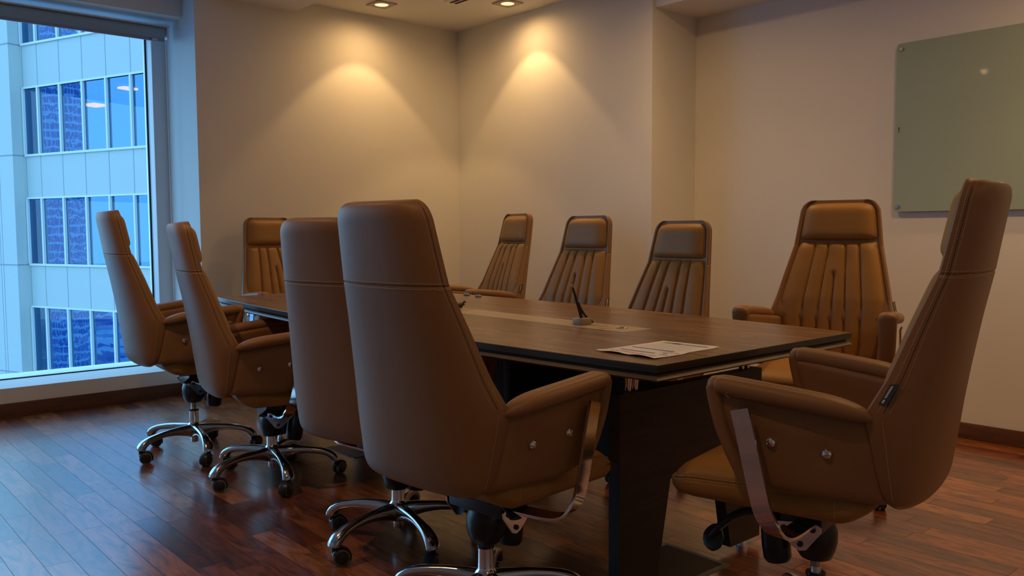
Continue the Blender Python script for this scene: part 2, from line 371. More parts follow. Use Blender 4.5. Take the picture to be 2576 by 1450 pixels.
# ------------------------------------------------------------------ glass board
gb = empty('glass_board', (X_REC-.001, 1.36, 1.193), 0, 'pale green glass writing board on standoffs on the right wall', 'whiteboard')
m = MB(); xb0, xb1 = X_REC-.026, X_REC-.020
def rrect(y0, y1, z0, z1, r, n=6):
    out = []
    for cy, cz, a0 in ((y1-r, z1-r, 0), (y0+r, z1-r, 90), (y0+r, z0+r, 180), (y1-r, z0+r, 270)):
        for k in range(n+1):
            a = math.radians(a0+90*k/n); out.append((cy+r*math.cos(a), cz+r*math.sin(a)))
    return out
R = rrect(.62, 2.118, 1.193, 2.099, .018)
m.loft([[(xb1, y, z) for y, z in R], [(xb0, y, z) for y, z in R]]); world_child(m, 'glass_panel', 'boardglass', gb, 30)
for y in (2.092, .646):
    for z in (2.067, 1.223):
        m = MB(); m.lathe([(0, X_REC-.036), (.009, X_REC-.036), (.010, X_REC-.034), (.010, X_REC-.0008), (0, X_REC-.0008)], (0, y, z), 20, axis='X'); world_child(m, 'standoff', 'steel', gb)
m = MB(); m.box((xb0-.0006, 2.095, 1.622), (xb0-.0001, 2.099, 1.648)); m.box((xb0-.0006, 2.0935, 1.645), (xb0-.0001, 2.0995, 1.650)); world_child(m, 'corner_logo', 'dark', gb, 0)

# ------------------------------------------------------------------ conference table
tb = empty('conference_table', (2.28, 2.93, 0), 0, 'long dark wood conference table with bowed sides and inlaid strip', 'table')
def tc_(y): return 2.2285+.033*(y-1.38)
def tw_(y): return .611-.0945*((y-2.93)/1.55)**2
def outline(ins):
    y0, y1 = 1.381+ins, 4.478-ins; ys = [y0+(y1-y0)*k/40 for k in range(41)]
    return [(tc_(y)+tw_(y)-ins, y) for y in ys]+[(tc_(y)-tw_(y)+ins, y) for y in reversed(ys)]
def ringz(z, ins): return [(x, y, z) for x, y in outline(ins)]
m = MB(); m.loft([ringz(.7295, .001), ringz(.7300, 0), ringz(.7485, 0), ringz(.75, .0012)])
m.m[-1] = 1; o = world_child(m, 'tabletop', ['tableedge_shaded', 'tabletop'], tb, 30)
m = MB(); m.loft([ringz(.7215, .014), ringz(.7300, .014)]); world_child(m, 'shadow_gap', 'dark', tb, 30)
m = MB(); m.loft([ringz(.700, .035), ringz(.7045, .004), ringz(.7100, -.002), ringz(.7235, .012)]); world_child(m, 'lower_band', 'tablelow_lit', tb, 30)
# inlaid strip in two lengths
for y0, y1 in ((1.912, 2.925), (2.931, 3.95)):
    m = MB(); m.add([(2.187+.02*(y0-1.9), y0, .7503), (2.337+.02*(y0-1.9), y0, .7503), (2.337+.02*(y1-1.9), y1, .7503), (2.187+.02*(y1-1.9), y1, .7503)], [(0, 1, 2, 3)]); world_child(m, 'inlay_strip', 'strip', tb, 0)
m = MB(); m.lathe([(0, .7504), (.021, .7504), (.0225, .7512), (.0215, .7522), (.017, .7522), (.016, .7512), (0, .7512)], (2.283, 2.005, 0), 28); world_child(m, 'cable_ring', 'steel', tb)
m = MB(); m.lathe([(0, .7513), (.0155, .7513), (.0155, .7517), (0, .7517)], (2.283, 2.005, 0), 20); world_child(m, 'ring_opening', 'dark', tb)
m = MB(); m.lathe([(0, .7504), (.019, .7504), (.0195, .7512), (0, .7516)], (2.235, 2.055, 0), 28); world_child(m, 'grommet_cap', 'strip', tb)
m = MB(); m.box((2.268, 2.085, .7504), (2.30, 2.135, .7515), bevel=.0003); world_child(m, 'small_plate', 'strip', tb)
def pedestal(y, cx, half=.369, thick=.042):
    m = MB(); z0, z1 = .028, .622; cb, ct, zc = .205, .132, .33
    pts = [(cx-half, z0), (cx-cb+.01, z0), (cx-ct, zc), (cx+ct, zc), (cx+cb-.01, z0), (cx+half, z0), (cx+half, z1), (cx-half, z1)]
    vs = [(x, y, z) for x, z in pts]+[(x, y+thick, z) for x, z in pts]
    f = [(0, 1, 2, 7), (2, 3, 6, 7), (3, 4, 5, 6)]; k = 8
    fs = f+[tuple(i+k for i in reversed(q)) for q in f]+[(i, (i+1) % k, (i+1) % k+k, i+k) for i in range(k)]
    m.add(vs, fs); world_child(m, 'pedestal_panel', 'tabledark', tb, 0)
    for x in (cx-half+.075, cx+half-.075):
        m = MB(); m.lathe([(0, 0), (.020, 0), (.021, .003), (.013, .030), (0, .030)], (x, y+thick/2, 0), 20); world_child(m, 'foot', 'chrome', tb)
        for dx in (-.0155, .0155):
            m = MB(); m.lathe([(0, .620), (.0090, .620), (.0150, .702), (0, .702)], (x+dx, y+thick/2, 0), 16); world_child(m, 'standoff_pin', 'chrome', tb)
pedestal(1.612, 2.199); pedestal(4.13, 2.30)
m = MB(); m.box((2.02, 2.31, .20), (2.52, 2.35, .622), bevel=.002); world_child(m, 'cross_panel', 'tabledark', tb)
for x in (2.05, 2.49):
    m = MB(); m.lathe([(0, .620), (.0090, .620), (.0150, .702), (0, .702)], (x, 2.33, 0), 16); world_child(m, 'standoff_pin', 'chrome', tb)
m = MB(); m.box((2.19, 1.654, .30), (2.225, 2.31, .60), bevel=.002); m.box((2.19, 2.35, .30), (2.225, 4.13, .60), bevel=.002); world_child(m, 'modesty_panel', 'tabledark', tb)

# ------------------------------------------------------------------ things on the table
mc = empty('folding_microphone', (2.258, 2.19, .7503), 0, 'black folding desk microphone on a small champagne metal block, standing on the inlaid strip', 'microphone')
m = MB(); m.box((2.236, 2.155, .7505), (2.288, 2.205, .775), bevel=.003); world_child(m, 'base_block', 'champagne', mc)
m = MB(); m.sweep([(2.268, 2.188, .772), (2.257, 2.19, .806), (2.240, 2.19, .848), (2.222, 2.19, .890)], CIRC(10), [(.0075, .005), (.0072, .0048), (.006, .0042), (.0045, .0035)]); world_child(m, 'arm', 'black', mc)
m = MB(); m.tube([(2.2222, 2.19, .8895), (2.2185, 2.19, .898)], .0046, 10); world_child(m, 'tip', 'champagne', mc)
m = MB(); m.sweep(smooth_path([(2.250, 2.188, .832), (2.264, 2.186, .805), (2.281, 2.182, .782), (2.300, 2.176, .765), (2.312, 2.172, .756)], 4), CIRC(8), .0045); m.tube([(2.262, 2.185, .7735), (2.290, 2.180, .7725)], .003, 8); world_child(m, 'folding_strut', 'black', mc)
mh = empty('microphone_head', (2.345, 3.03, .7503), 0, 'small black microphone lying at the inlaid strip, half hidden by the nearest chair', 'microphone')
m = MB(); m.lathe([(0, -.035), (.008, -.034), (.013, -.022), (.0145, 0), (.013, .018), (.007, .024), (0, .025)], (2.338, 3.03, .765), 20, axis='X'); world_child(m, 'body', 'black', mh)
m = MB(); m.lathe([(0, 0), (.006, .001), (.007, .006), (0, .012)], (2.360, 3.02, .768), 14, axis='X'); world_child(m, 'chrome_collar', 'chrome', mh)
m = MB(); m.tube([(2.360, 3.025, .773), (2.370, 3.025, .780), (2.374, 3.025, .775)], .004, 8); world_child(m, 'latch', 'black', mh)
for i, (x, y, lab) in enumerate(((2.835, 3.60, 'small grey flat puck on the far table edge, the one nearer the window'), (2.815, 3.475, 'small grey flat puck on the far table edge, the one further from the window'))):
    m = MB(); m.lathe([(0, 0), (.016, 0), (.019, .005), (.014, .012), (0, .0135)], (0, 0, 0), 20)
    o = m.obj('table_puck', 'grey'); o.location = (x, y, .7502); tag(o, lab, 'table microphone', 'small grey pucks on the table')
# papers
def sheet(name, x0, x1, y0, y1, z0, rot, label, marks, curl):
    m = MB(); nx, ny = 16, 12
    def P(u, v, dz=0):
        x = x0+(x1-x0)*u; y = y0+(y1-y0)*v
        return (x, y, z0+curl(u, v)+dz)
    vs = [P(i/nx, j/ny) for i in range(nx+1) for j in range(ny+1)]
    fs = [(i*(ny+1)+j, (i+1)*(ny+1)+j, (i+1)*(ny+1)+j+1, i*(ny+1)+j+1) for i in range(nx) for j in range(ny)]
    m.add(vs, fs, 0)
    for (u0, u1, v0, v1, mi) in marks:
        k = 8
        for a in range(k):
            va, vb = v0+(v1-v0)*a/k, v0+(v1-v0)*(a+1)/k
            m.add([P(u0, va, .0004), P(u1, va, .0004), P(u1, vb, .0004), P(u0, vb, .0004)], [(0, 1, 2, 3)], mi)
    o = m.obj(name, ['paper', 'ink_blue', 'ink_red', 'ink_green', 'ink_sky', 'ink_grey', 'ink_navy'], None, 60, recalc=False)
    o.rotation_euler.z = 0; return tag(o, label, 'paper', 'printed papers on the table')
rows = []
random.seed(3)
# far sheet: banner at its far end (green, navy, pale blue), faint text lines
mk = [(.875, .915, .83, .90, 4), (.870, .93, .70, .84, 3), (.866, .93, .56, .70, 6), (.868, .935, .10, .56, 4), (.885, .90, .16, .44, 5)]
for k in range(9): mk.append((.50+.04*k, .505+.04*k, .10+.1*random.random(), .85+.06*random.random(), 5))
sheet('printed_sheet', 1.815, 2.108, 1.466, 1.676, .7506, 0, 'larger printed sheet with a green and blue banner lying on the dark table corner', mk, lambda u, v: .0025*max(0, u-.9)*10*(1-v)+.0002)
mk = [(.86, .915, .20, .92, 1), (.49, .545, .30, .90, 1), (.62, .64, .14, .24, 6), (.56, .60, .17, .20, 6)]
for u, v0, v1 in ((.22, .55, .96), (.28, .50, .95), (.34, .40, .93), (.13, .12, .50), (.18, .10, .52), (.24, .12, .46), (.72, .04, .34), (.78, .06, .30)):
    q = v0
    while q < v1:
        w = .03+.05*random.random(); mk.append((u, u+.022, q, min(q+w, v1), 2)); q += w+.018
mk.append((.45, .48, .06, .2, 1))
sheet('printed_sheet', 1.787, 1.947, 1.452, 1.668, .7514, 0, 'smaller printed sheet with two blue rules and red text on top of the larger sheet', mk,
      lambda u, v: .004*max(0, .35-u)/.35*(.4+abs(math.sin(v*7)))+.003*max(0, u-.8)*5*(1-v)**2+.0002)

# ------------------------------------------------------------------ floor boxes
def floor_box(x0, x1, y0, y1, lab):
    t = empty('floor_socket_box', ((x0+x1)/2, (y0+y1)/2, 0), 0, lab, 'floor box')
    w = .018; m = MB()
    for a, b in (((x0, y0), (x1, y0+w)), ((x0, y1-w), (x1, y1)), ((x0, y0+w), (x0+w, y1-w)), ((x1-w, y0+w), (x1, y1-w))): m.box((*a, .0), (*b, .003), bevel=.0006)
    world_child(m, 'trim_frame', 'hatch', t)
    m = MB(); m.box((x0+w, y0+w, .0), (x1-w, y1-w, .0022)); return t, m
t, m = floor_box(2.052, 2.322, 1.664-.10, 1.832, 'floor socket box with grey trim under the near end of the table'); world_child(m, 'lid', 'tabledark', t, 0)
t, m = floor_box(2.085, 2.36, 3.545, 3.820, 'floor socket box with black brush outlet under the middle of the table'); world_child(m, 'lid', 'hatch', t, 0)
m = MB()
for k in range(34):
    y = 3.59+.006*k; m.box((2.22+random.random()*.012, y, .002), (2.30+random.random()*.012, y+.004, .007+random.random()*.004))
world_child(m, 'brush_outlet', 'brush', t, 0)

# ------------------------------------------------------------------ executive chair (front = local +Y)
ZK = [.452, .47, .52, .60, .66, .743, .85, .97, 1.06, 1.14, 1.18]
def k_(tab, z): return float(np.interp(z, ZK, tab))
def Wd(z): return k_([.222, .232, .243, .257, .264, .241, .217, .189, .178, .168, .167], z)
def YL(z): return k_([-.225, -.215, -.203, -.190, -.178, -.219, -.258, -.304, -.322, -.337, -.345], z)
def YB(z): return k_([-.285, -.291, -.300, -.312, -.320, -.333, -.352, -.377, -.392, -.405, -.408], z)
ZT, RT = 1.172, .050
def shell_ring(z, d=0):
    w, yl, b = Wd(z)-d, YL(z), YL(z)-YB(z)-d
    if z > ZT-RT:
        q = (z-(ZT-RT))/RT; w -= RT*(1-math.sqrt(max(0, 1-q*q))); b *= 1-.16*(1-math.sqrt(max(0, 1-q**4)))
    if z < .515: q = (.515-z)/.0635; k = 1-max(0, 1-q**2.5)**.4; w -= .024*k; b = max(.004, b-.046*k)
    b = max(b, .004); return w, yl, b
def arc_pt(z, th, d=0, out=0):
    w, yl, b = shell_ring(z, d); c, s = math.cos(th), math.sin(th); n = 2/2.45
    x = (w+out)*math.copysign(abs(c)**n, c); y = yl-(b+out)*abs(s)**n
    zz = z-.15*(yl-y)*max(0, min(1, (z-1.05)/.12))-.015*abs(s)**n*max(0, min(1, (.53-z)/.06))
    return (x, y, zz)
def make_shell(root):
    m = MB(); loops = []
    zs = [.452, .453, .4555, .460, .466, .474, .485, .50, .53, .57, .62, .66, .70, .74, .78, .82, .86, .90, .94, .958, .964, .967, .970, .975, 1.0, 1.04, 1.08]
    zs += [ZT-RT+RT*math.sin(math.radians(a)) for a in (0, 12, 25, 38, 50, 62, 72, 80, 86)]
    for z in zs:
        d = .0028 if abs(z-.967) < .0015 else 0
        L = [arc_pt(z, PI*k/36, d) for k in range(37)]
        w, yl, b = shell_ring(z)
        L += [(-w+.005, yl+.0045, z), (-w+.013, yl+.004, z), (-w+.018, yl-.001, z), (-w+.021, yl-.004, z), (w-.021, yl-.004, z), (w-.018, yl-.001, z), (w-.013, yl+.004, z), (w-.005, yl+.0045, z)]
        loops.append(L)
    m.loft(loops); sh = m.obj('back_shell', 'leather', root, 40)
    s = MB()
    for zz in (.960, .9735):
        dashes(s, [arc_pt(zz, PI*k/30, 0, .0003) for k in range(31)])
    for sg in (1, -1):
        for off in (.09, .24):
            pts = [arc_pt(z, off if sg > 0 else PI-off, 0, .0004) for z in np.linspace(.67, 1.165, 40)]
            dashes(s, pts)
        dashes(s, [arc_pt(z, .17 if sg > 0 else PI-.17, 0, .0006) for z in np.linspace(.475, .655, 16)])
    s.obj('stitching', 'stitch', sh, 0)
    # seam grooves as fine dark lines
    for sg in (1, -1):
        g = MB(); g.tube([arc_pt(z, .165 if sg > 0 else PI-.165, 0, .0001) for z in np.linspace(.67, 1.165, 30)], .0008, 5)
        g.obj('seam', 'black', sh, 0)
    # black woven tag sewn in at the left edge
    t = MB(); z0, z1 = .688, .731
    pa, pb = Vector(arc_pt(z0, PI-.05, 0, .001)), Vector(arc_pt(z1, PI-.05, 0, .001))
    o = Vector((-.004, -.020, .004)); n = Vector((-.0012, 0, 0))
    t.add([pa+n, pa+o+n, pb+o+n, pb+n, pa, pa+o, pb+o, pb], [(0, 1, 2, 3), (4, 7, 6, 5), (0, 4, 5, 1), (1, 5, 6, 2), (2, 6, 7, 3), (3, 7, 4, 0)])
    tg = t.obj('fabric_tag', 'black', sh, 0)
    t = MB(); d = (pb-pa)
    for a, b in ((.06, .10), (.12, .16), (.18, .22), (.32, .36), (.39, .42), (.45, .49), (.52, .55), (.58, .62), (.65, .69), (.72, .76), (.79, .83), (.86, .90)):
        q = [pa+d*a+o*.22, pa+d*a+o*.48, pa+d*b+o*.48, pa+d*b+o*.22]
        t.add([p+n*1.3 for p in q], [(0, 1, 2, 3)])
    t.obj('woven_lettering', 'white', sh, 0)
    return sh
def base_y(z): return float(np.interp(z, [.46, .60, .743, .85, .97, 1.06, 1.18], [-.168, -.188, -.221, -.258, -.304, -.322, -.345]))
def make_back_cushion(root):
    m = MB(); loops = []; NU = 112; za, zb = .47, .9885
    for i in range(57):
        v = i/56; z = za+(zb-za)*v
        hw = min(Wd(z)-.0175, .228); edge = 1-(abs(2*v-1))**26; L = []
        for j in range(NU+1):
            u = -1+2*j/NU; x = u*hw
            h = .026*(1-abs(u)**9)*edge
            lines = [(.27-.06*v, 1), (-.27+.06*v, 1), (.54, 1), (-.54, 1)]
            for lu, a in lines: h -= .0085*a*edge*math.exp(-((u-lu)*hw/.0055)**2)
            if z < .865: h -= .0085*min(1, (.865-z)/.03)*math.exp(-(u*hw/.0055)**2)
            dl = min([abs(u-l0)*hw for l0, _ in lines]+([abs(u)*hw] if z < .85 else [])+[(1-abs(u))*hw])
            h += .008*(1-math.exp(-dl/.015))*edge
            L.append((x, base_y(z)-.010+h, z))
        L += [(hw, base_y(z)-.03, z), (-hw, base_y(z)-.03, z)]
        loops.append(L)
    m.loft(loops); return m.obj('back_cushion', 'leather_in', root, 60)
def make_headrest(root):
    m = MB(); loops = []; NU = 40; za, zb = .990, 1.160
    for i in range(25):
        v = i/24; z = za+(zb-za)*v; w = Wd(z)-.0165
        zc = zb-.045
        if z > zc: q = (z-zc)/.045; w -= .040*(1-math.sqrt(max(0, 1-q*q)))
        if v < .1: w -= .010*(1-v/.1)**2
        e = 1-abs(2*v-1)**7; L = []
        for j in range(NU+1):
            u = -1+2*j/NU; h = .036*(1-abs(u)**6)*e+.004*e
            L.append((u*w, base_y(z)-.010+h, z))
        L += [(w, base_y(z)-.028, z), (-w, base_y(z)-.028, z)]; loops.append(L)
    m.loft(loops); return m.obj('headrest_cushion', 'leather_in', root, 60)
def make_seat(root):
    m = MB(); loops = []
    def ring(ins, z):
        x, y0, y1, r = .234-ins, -.185+ins, .312-ins, .06
        L = []
        for cx, cy, a0 in ((x-r, y1-r, 0), (-x+r, y1-r, 90), (-x+r, y0+r, 180), (x-r, y0+r, 270)):
            for k in range(9):
                a = math.radians(a0+90*k/8); px, py = cx+r*math.cos(a), cy+r*math.sin(a)
                zz = z
                if py > .10: zz -= ((py-.10)/.21)**2*.034*(1 if z > .44 else .1)
                if z < .44 and py < -.10: zz += ((-.10-py)/.085)**2*.040*((.44-z)/.05)
                py += .010*math.cos(px/x*PI/2) if py > .2 else 0
                L.append((px, py, zz))
        return L
    for ins, z in ((.05, .392), (.022, .393), (.008, .400), (.001, .415), (0, .432), (.003, .450), (.007, .459), (.006, .462), (.012, .474), (.024, .484), (.045, .490), (.08, .4935), (.13, .495)): loops.append(ring(ins, z))
    m.loft(loops); so = m.obj('seat_cushion', 'leather_in', root, 50)
    s = MB(); R = ring(.004, .4645); dashes(s, R+[R[0]]); R = ring(.0025, .4575); dashes(s, R+[R[0]])
    for sg in (1, -1): dashes(s, [(sg*.2342, -.11, z) for z in (.412, .43, .452)])
    s.obj('stitching', 'stitch', so, 0)
def side_x(y, z):
    t = max(0, min(1, (y+.215)/.36))
    return .243+.062*(t**.62)-.11*max(0, .60-z)-.0
def make_side(root, sg):
    NY, NZ = 14, 12; outer, inner = [], []
    for i in range(NY+1):
        s = i/NY
        zt = .655+.040*s; zb = float(np.interp(s, [0, .8, 1], [.455, .458, .478]))
        for j in range(NZ+1):
            t = j/NZ
            yr = float(np.interp(t, [0, .45, 1], [-.222, -.206, -.186])); yf = float(np.interp(t, [0, .45, 1], [.078, .118, .158]))
            y = yr+(yf-yr)*s; z = zb+(zt-zb)*t
            e = min(t, 1-t)*NZ; bulge = -.006*max(0, 1-e)
            # dimples round the two buttons
            for by, bz in ((-.100, .566), (.020, .578)):
                d2 = (y-by)**2+(z-bz)**2; bulge -= .007*math.exp(-d2/.0005)
            x = side_x(y, z)+bulge
            outer.append((sg*x, y, z)); inner.append((sg*(side_x(y, z)-.052), y, z))
    def idx(i, j, o=0): return i*(NZ+1)+j+o
    K = len(outer); m = MB(); f = []
    for i in range(NY):
        for j in range(NZ):
            f.append((idx(i, j), idx(i+1, j), idx(i+1, j+1), idx(i, j+1))); f.append((idx(i, j, K), idx(i, j+1, K), idx(i+1, j+1, K), idx(i+1, j, K)))
    for i in range(NY):
        for j in (0, NZ): f.append((idx(i, j), idx(i, j, K), idx(i+1, j, K), idx(i+1, j)))
    for j in range(NZ):
        for i in (0, NY): f.append((idx(i, j), idx(i, j+1), idx(i, j+1, K), idx(i, j, K)))
    m.add(outer+inner, f); sp = m.obj('side_panel', 'leather', root, 50)
    sub = sp.modifiers.new('sub', 'SUBSURF'); sub.levels = sub.render_levels = 1
    for by, bz in ((-.100, .566), (.020, .578)):
        b = MB(); x = side_x(by, bz)-.0055
        b.lathe([(0, 0), (.0118, 0), (.0124, .003), (.0108, .0075), (.0062, .0108), (0, .0118)], (0, 0, 0), 18)
        for k, v in enumerate(b.v): b.v[k] = (sg*(x+v[2]), by+v[0], bz+v[1])
        b.obj('button', 'chrome', sp)
    # arm rest roll: runs forward, folds down over the front edge
    P = smooth_path([(.266, -.192, .652), (.277, -.160, .664), (.289, -.09, .678), (.299, .02, .690), (.302, .110, .698), (.302, .148, .700)], 5)
    n = len(P)-1; sc = []
    for k in range(n+1):
        t = k/n; q = .22+.78*math.sin(min(1, t/.40)*PI/2)
        if t > .93: q *= 1-.25*((t-.93)/.07)**2
        sc.append((.037*q, .0225*q))
    a = MB(); SE = [(math.copysign(abs(x)**.8, x), math.copysign(abs(y)**.8, y)) for x, y in CIRC(22)]
    a.sweep([(sg*(p.x-.015), p.y, p.z) for p in P], SE, sc, side=(1, 0, 0))
    P2 = smooth_path([(.302, .152, .696), (.302, .148, .665), (.300, .132, .600), (.294, .104, .530), (.289, .078, .478)], 5)
    n2 = len(P2)-1
    a.sweep([(sg*(p.x-.016), p.y, p.z) for p in P2], SE, [(.036-.008*k/n2, .020-.005*k/n2) for k in range(n2+1)], side=(1, 0, 0))
    a.lathe([(0, -.0215), (.013, -.0190), (.020, -.011), (.0225, 0), (.020, .011), (.013, .0190), (0, .0215)], (0, 0, 0), 16)
    c0 = len(a.v)-16*7
    for k in range(c0, len(a.v)):
        v = a.v[k]; a.v[k] = (sg*.287+v[0]*1.6, .150+v[1]*.95, .6985+v[2])
    ar = a.obj('armrest', 'leather', root, 60)
    s = MB()
    for o in (.006, .018):
        dashes(s, [(sg*(p.x-.015+o*1.4), p.y, p.z+.0006+q_[1]*(max(0, 1-(o*1.4/.037)**2.5))**.4) for p, q_ in list(zip(P, sc))[6:-2]])
    for o in (0, .010):
        dashes(s, [(sg*(.293+.031*math.sin(t)), .160-.040*t-o*.4, .714-.022*t-o) for t in np.linspace(.1, 1.35, 10)])
    s.obj('stitching', 'stitch', ar, 0)
    # chrome strap from the arm down and under the seat
    P = smooth_path([(.324, .080, .654), (.3235, .066, .60), (.3215, .048, .52), (.319, .026, .43), (.314, .012, .398), (.296, .002, .371), (.268, -.006, .358), (.22, -.010, .353), (.15, -.012, .350), (.115, -.013, .348)], 5)
    h, t = .0215, .0040
    b = MB(); b.sweep([(sg*p.x, p.y, p.z) for p in P], [(-h, -t), (h, -t), (h*1.02, 0), (h, t), (-h, t), (-h*1.02, 0)], 1, side=(0, 1, .15))
    for dz in (.60, .535):
        b.add([], [])
    bar = b.obj('arm_bar', 'chrome', root, 30)
    p = MB(); tri = [(.072, .326), (.060, .338), (-.030, .350), (-.046, .340), (-.044, .324), (-.010, .278), (.006, .273), (.022, .280)]
    x0, x1 = sg*.108, sg*.114
    p.loft([[(x0, y, z) for y, z in tri], [(x1, y, z) for y, z in tri]])
    br = p.obj('mounting_bracket', 'chrome', bar, 20)
    for y, z in ((.046, .324), (-.026, .332), (.004, .291)):
        q = MB(); q.lathe([(0, 0), (.0075, 0), (.0065, .005), (0, .006)], (0, 0, 0), 12)
        for k in range(len(q.v)-12*4, len(q.v)):
            v = q.v[k]; q.v[k] = (x1+sg*v[2], y+v[0], z+v[1])
        q.obj('bolt', 'black', bar)
def make_mech(root):
    m = MB(); loops = []
    for z, rx, ry, cy in ((.223, .034, .034, 0), (.226, .039, .039, 0), (.245, .050, .049, .002), (.270, .058, .056, .004), (.300, .060, .062, .010), (.322, .058, .068, .022), (.345, .062, .082, .046), (.372, .075, .100, .060), (.380, .085, .11, .062)):
        loops.append([(rx*math.cos(a)*1.0, cy+ry*math.sin(a), z+.14*(ry*math.sin(a))*max(0, min(1, (z-.25)/.08))) for a in [2*PI*k/28 for k in range(28)]])
    m.loft(loops); m.box((-.11, -.09, .372), (.11, .20, .394), bevel=.006); m.box((-.105, -.045, .318), (.105, .060, .375), bevel=.010)
    mo = m.obj('tilt_mechanism', 'black', root, 40)
    k = MB(); T = Matrix.Translation((0, .118, .335)) @ Matrix.Rotation(math.radians(172), 4, 'X')
    k.lathe([(0, 0), (.030, 0), (.033, .03), (.037, .10), (.036, .135), (.030, .145), (0, .146)], (0, 0, 0), 24, M4=T); k.obj('tension_knob', 'black', mo)
    l = MB(); l.sweep(smooth_path([(-.07, .10, .345), (-.10, .16, .335), (-.115, .205, .30), (-.118, .235, .262)], 4), CIRC(10), [(.013, .011)]*13, side=(1, 0, 0))
    l.sweep(smooth_path([(-.112, .205, .272), (-.115, .222, .264), (-.118, .240, .248), (-.120, .252, .236)], 4), CIRC(12), [(.012, .006), (.02, .007), (.028, .008), (.032, .008), (.034, .008), (.034, .008), (.034, .0075), (.033, .007), (.031, .0065), (.028, .006), (.022, .005), (.014, .004), (.004, .002)], side=(.5, .35, .8))
    l.obj('tilt_lever', 'black', mo)
    l = MB(); l.sweep([(.07, -.02, .36), (.15, -.06, .356), (.185, -.075, .352)], CIRC(10), [(.008, .006), (.010, .005), (.018, .005)], side=(0, 1, 0)); l.obj('height_lever', 'black', mo)
def make_base(root):
    m = MB(); m.lathe([(0, .054), (.0165, .054), (.018, .058), (.018, .078), (.0225, .080), (.026, .095), (.030, .12), (.033, .138), (.028, .146), (.0235, .152), (.0228, .156), (.0225, .2125), (0, .2125)], seg=32)
    m.obj('base_hub', 'chrome', root)
    m = MB(); m.lathe([(.012, .2125), (.0245, .2125), (.0250, .215), (.0245, .2205), (.012, .2205)], seg=28); m.obj('collar_ring', 'black', root)
    # one leg along +X
    def leg_mesh():
        m = MB(); st_ = [(.012, .112, .023, .034), (.05, .118, .021, .027), (.10, .122, .0175, .0195), (.15, .121, .0165, .0155), (.20, .115, .0185, .0140), (.238, .105, .0215, .0150), (.264, .090, .0240, .0175), (.277, .075, .0250, .0185), (.2795, .066, .0245, .0185)]
        ts = smooth_path([(a, 0, b) for a, b, _, _ in st_], 3); nn = len(ts)
        sc = [(float(np.interp(i/(nn-1)*8, range(9), [q[2] for q in st_])), float(np.interp(i/(nn-1)*8, range(9), [q[3] for q in st_]))) for i in range(nn)]
        sec = []
        for k in range(20):
            a = 2*PI*k/20; c, s_ = math.cos(a), math.sin(a); sec.append((math.copysign(abs(c)**.75, c), math.copysign(abs(s_)**.75, s_)))
        m.sweep(ts, sec, sc, side=(0, 1, 0)); return m
    def caster_mesh(ang):
        m = MB(); c, s_ = .2795, .022
        m.lathe([(0, .068), (.010, .068), (.010, .045), (0, .045)], (c, 0, 0), 12)
        R = Matrix.Rotation(ang, 4, 'Z')
        def put(mb0, k0, off):
            for k in range(k0, len(mb0.v)):
                p = R @ Vector((mb0.v[k][0]+off[0], mb0.v[k][1]+off[1], mb0.v[k][2]+off[2])); mb0.v[k] = (p.x+c, p.y, p.z)
        for sg in (1, -1):
            k0 = len(m.v); m.lathe([(0, .004*sg), (.0275, .004*sg), (.0285, .006*sg), (.0285, .016*sg), (.0270, .018*sg)], (0, 0, 0), 24, axis='Y', mi=1); put(m, k0, (s_, 0, .0285))
            k0 = len(m.v); m.lathe([(0, .0175*sg), (.0225, .0185*sg), (.020, .0205*sg), (.010, .0225*sg), (0, .023*sg)], (0, 0, 0), 24, axis='Y', mi=0); put(m, k0, (s_, 0, .0285))
        k0 = len(m.v); n = 12
        for y in (0,):
            oo = [[(math.cos(math.radians(a))*r_, yy, math.sin(math.radians(a))*r_) for (r_, yy) in ((.0315, -.017), (.0335, -.012), (.0335, .012), (.0315, .017), (.026, .0035), (.026, -.0035))] for a in np.linspace(-25, 160, n)]
            m.loft(oo)
        put(m, k0, (s_, 0, .0285)); return m
    for i in range(5):
        lg = leg_mesh().obj('leg', 'alu', root, 50); lg.rotation_euler.z = 2*PI*i/5
        caster_mesh([2.6, -.8, .9, 2.0, -2.2][i]).obj('caster', ['black', 'wheelrim'], lg, 35)
def make_chair():
    root = empty('executive_chair')
    make_shell(root); make_headrest(root); make_back_cushion(root); make_seat(root)
    make_side(root, 1); make_side(root, -1); make_mech(root)
    m = MB(); m.lathe([(0, .10), (.0132, .10), (.0132, .20), (.0128, .201), (.0132, .202), (.0132, .235), (0, .235)], seg=20)
    m.obj('gas_lift', 'steel', root)
    make_base(root); return root
LOWER = ('base_hub', 'collar_ring', 'leg')
def place(root, x, y, ang, dz, label, phase):
    root.location = (x, y, 0); root.rotation_euler.z = math.radians(ang-90); root['label'] = label; root['category'] = 'chair'; root['group'] = 'tan leather executive chairs around the table'
    for c in root.children:
        nm = c.name.split('.')[0]
        if nm == 'leg': c.rotation_euler.z += math.radians(phase-(ang-90))
        elif nm not in LOWER: c.location.z = dz
def copy_tree(o, parent=None):
    c = o.copy(); COL.objects.link(c); c.parent = parent
    for ch in o.children: copy_tree(ch, c)
    return c
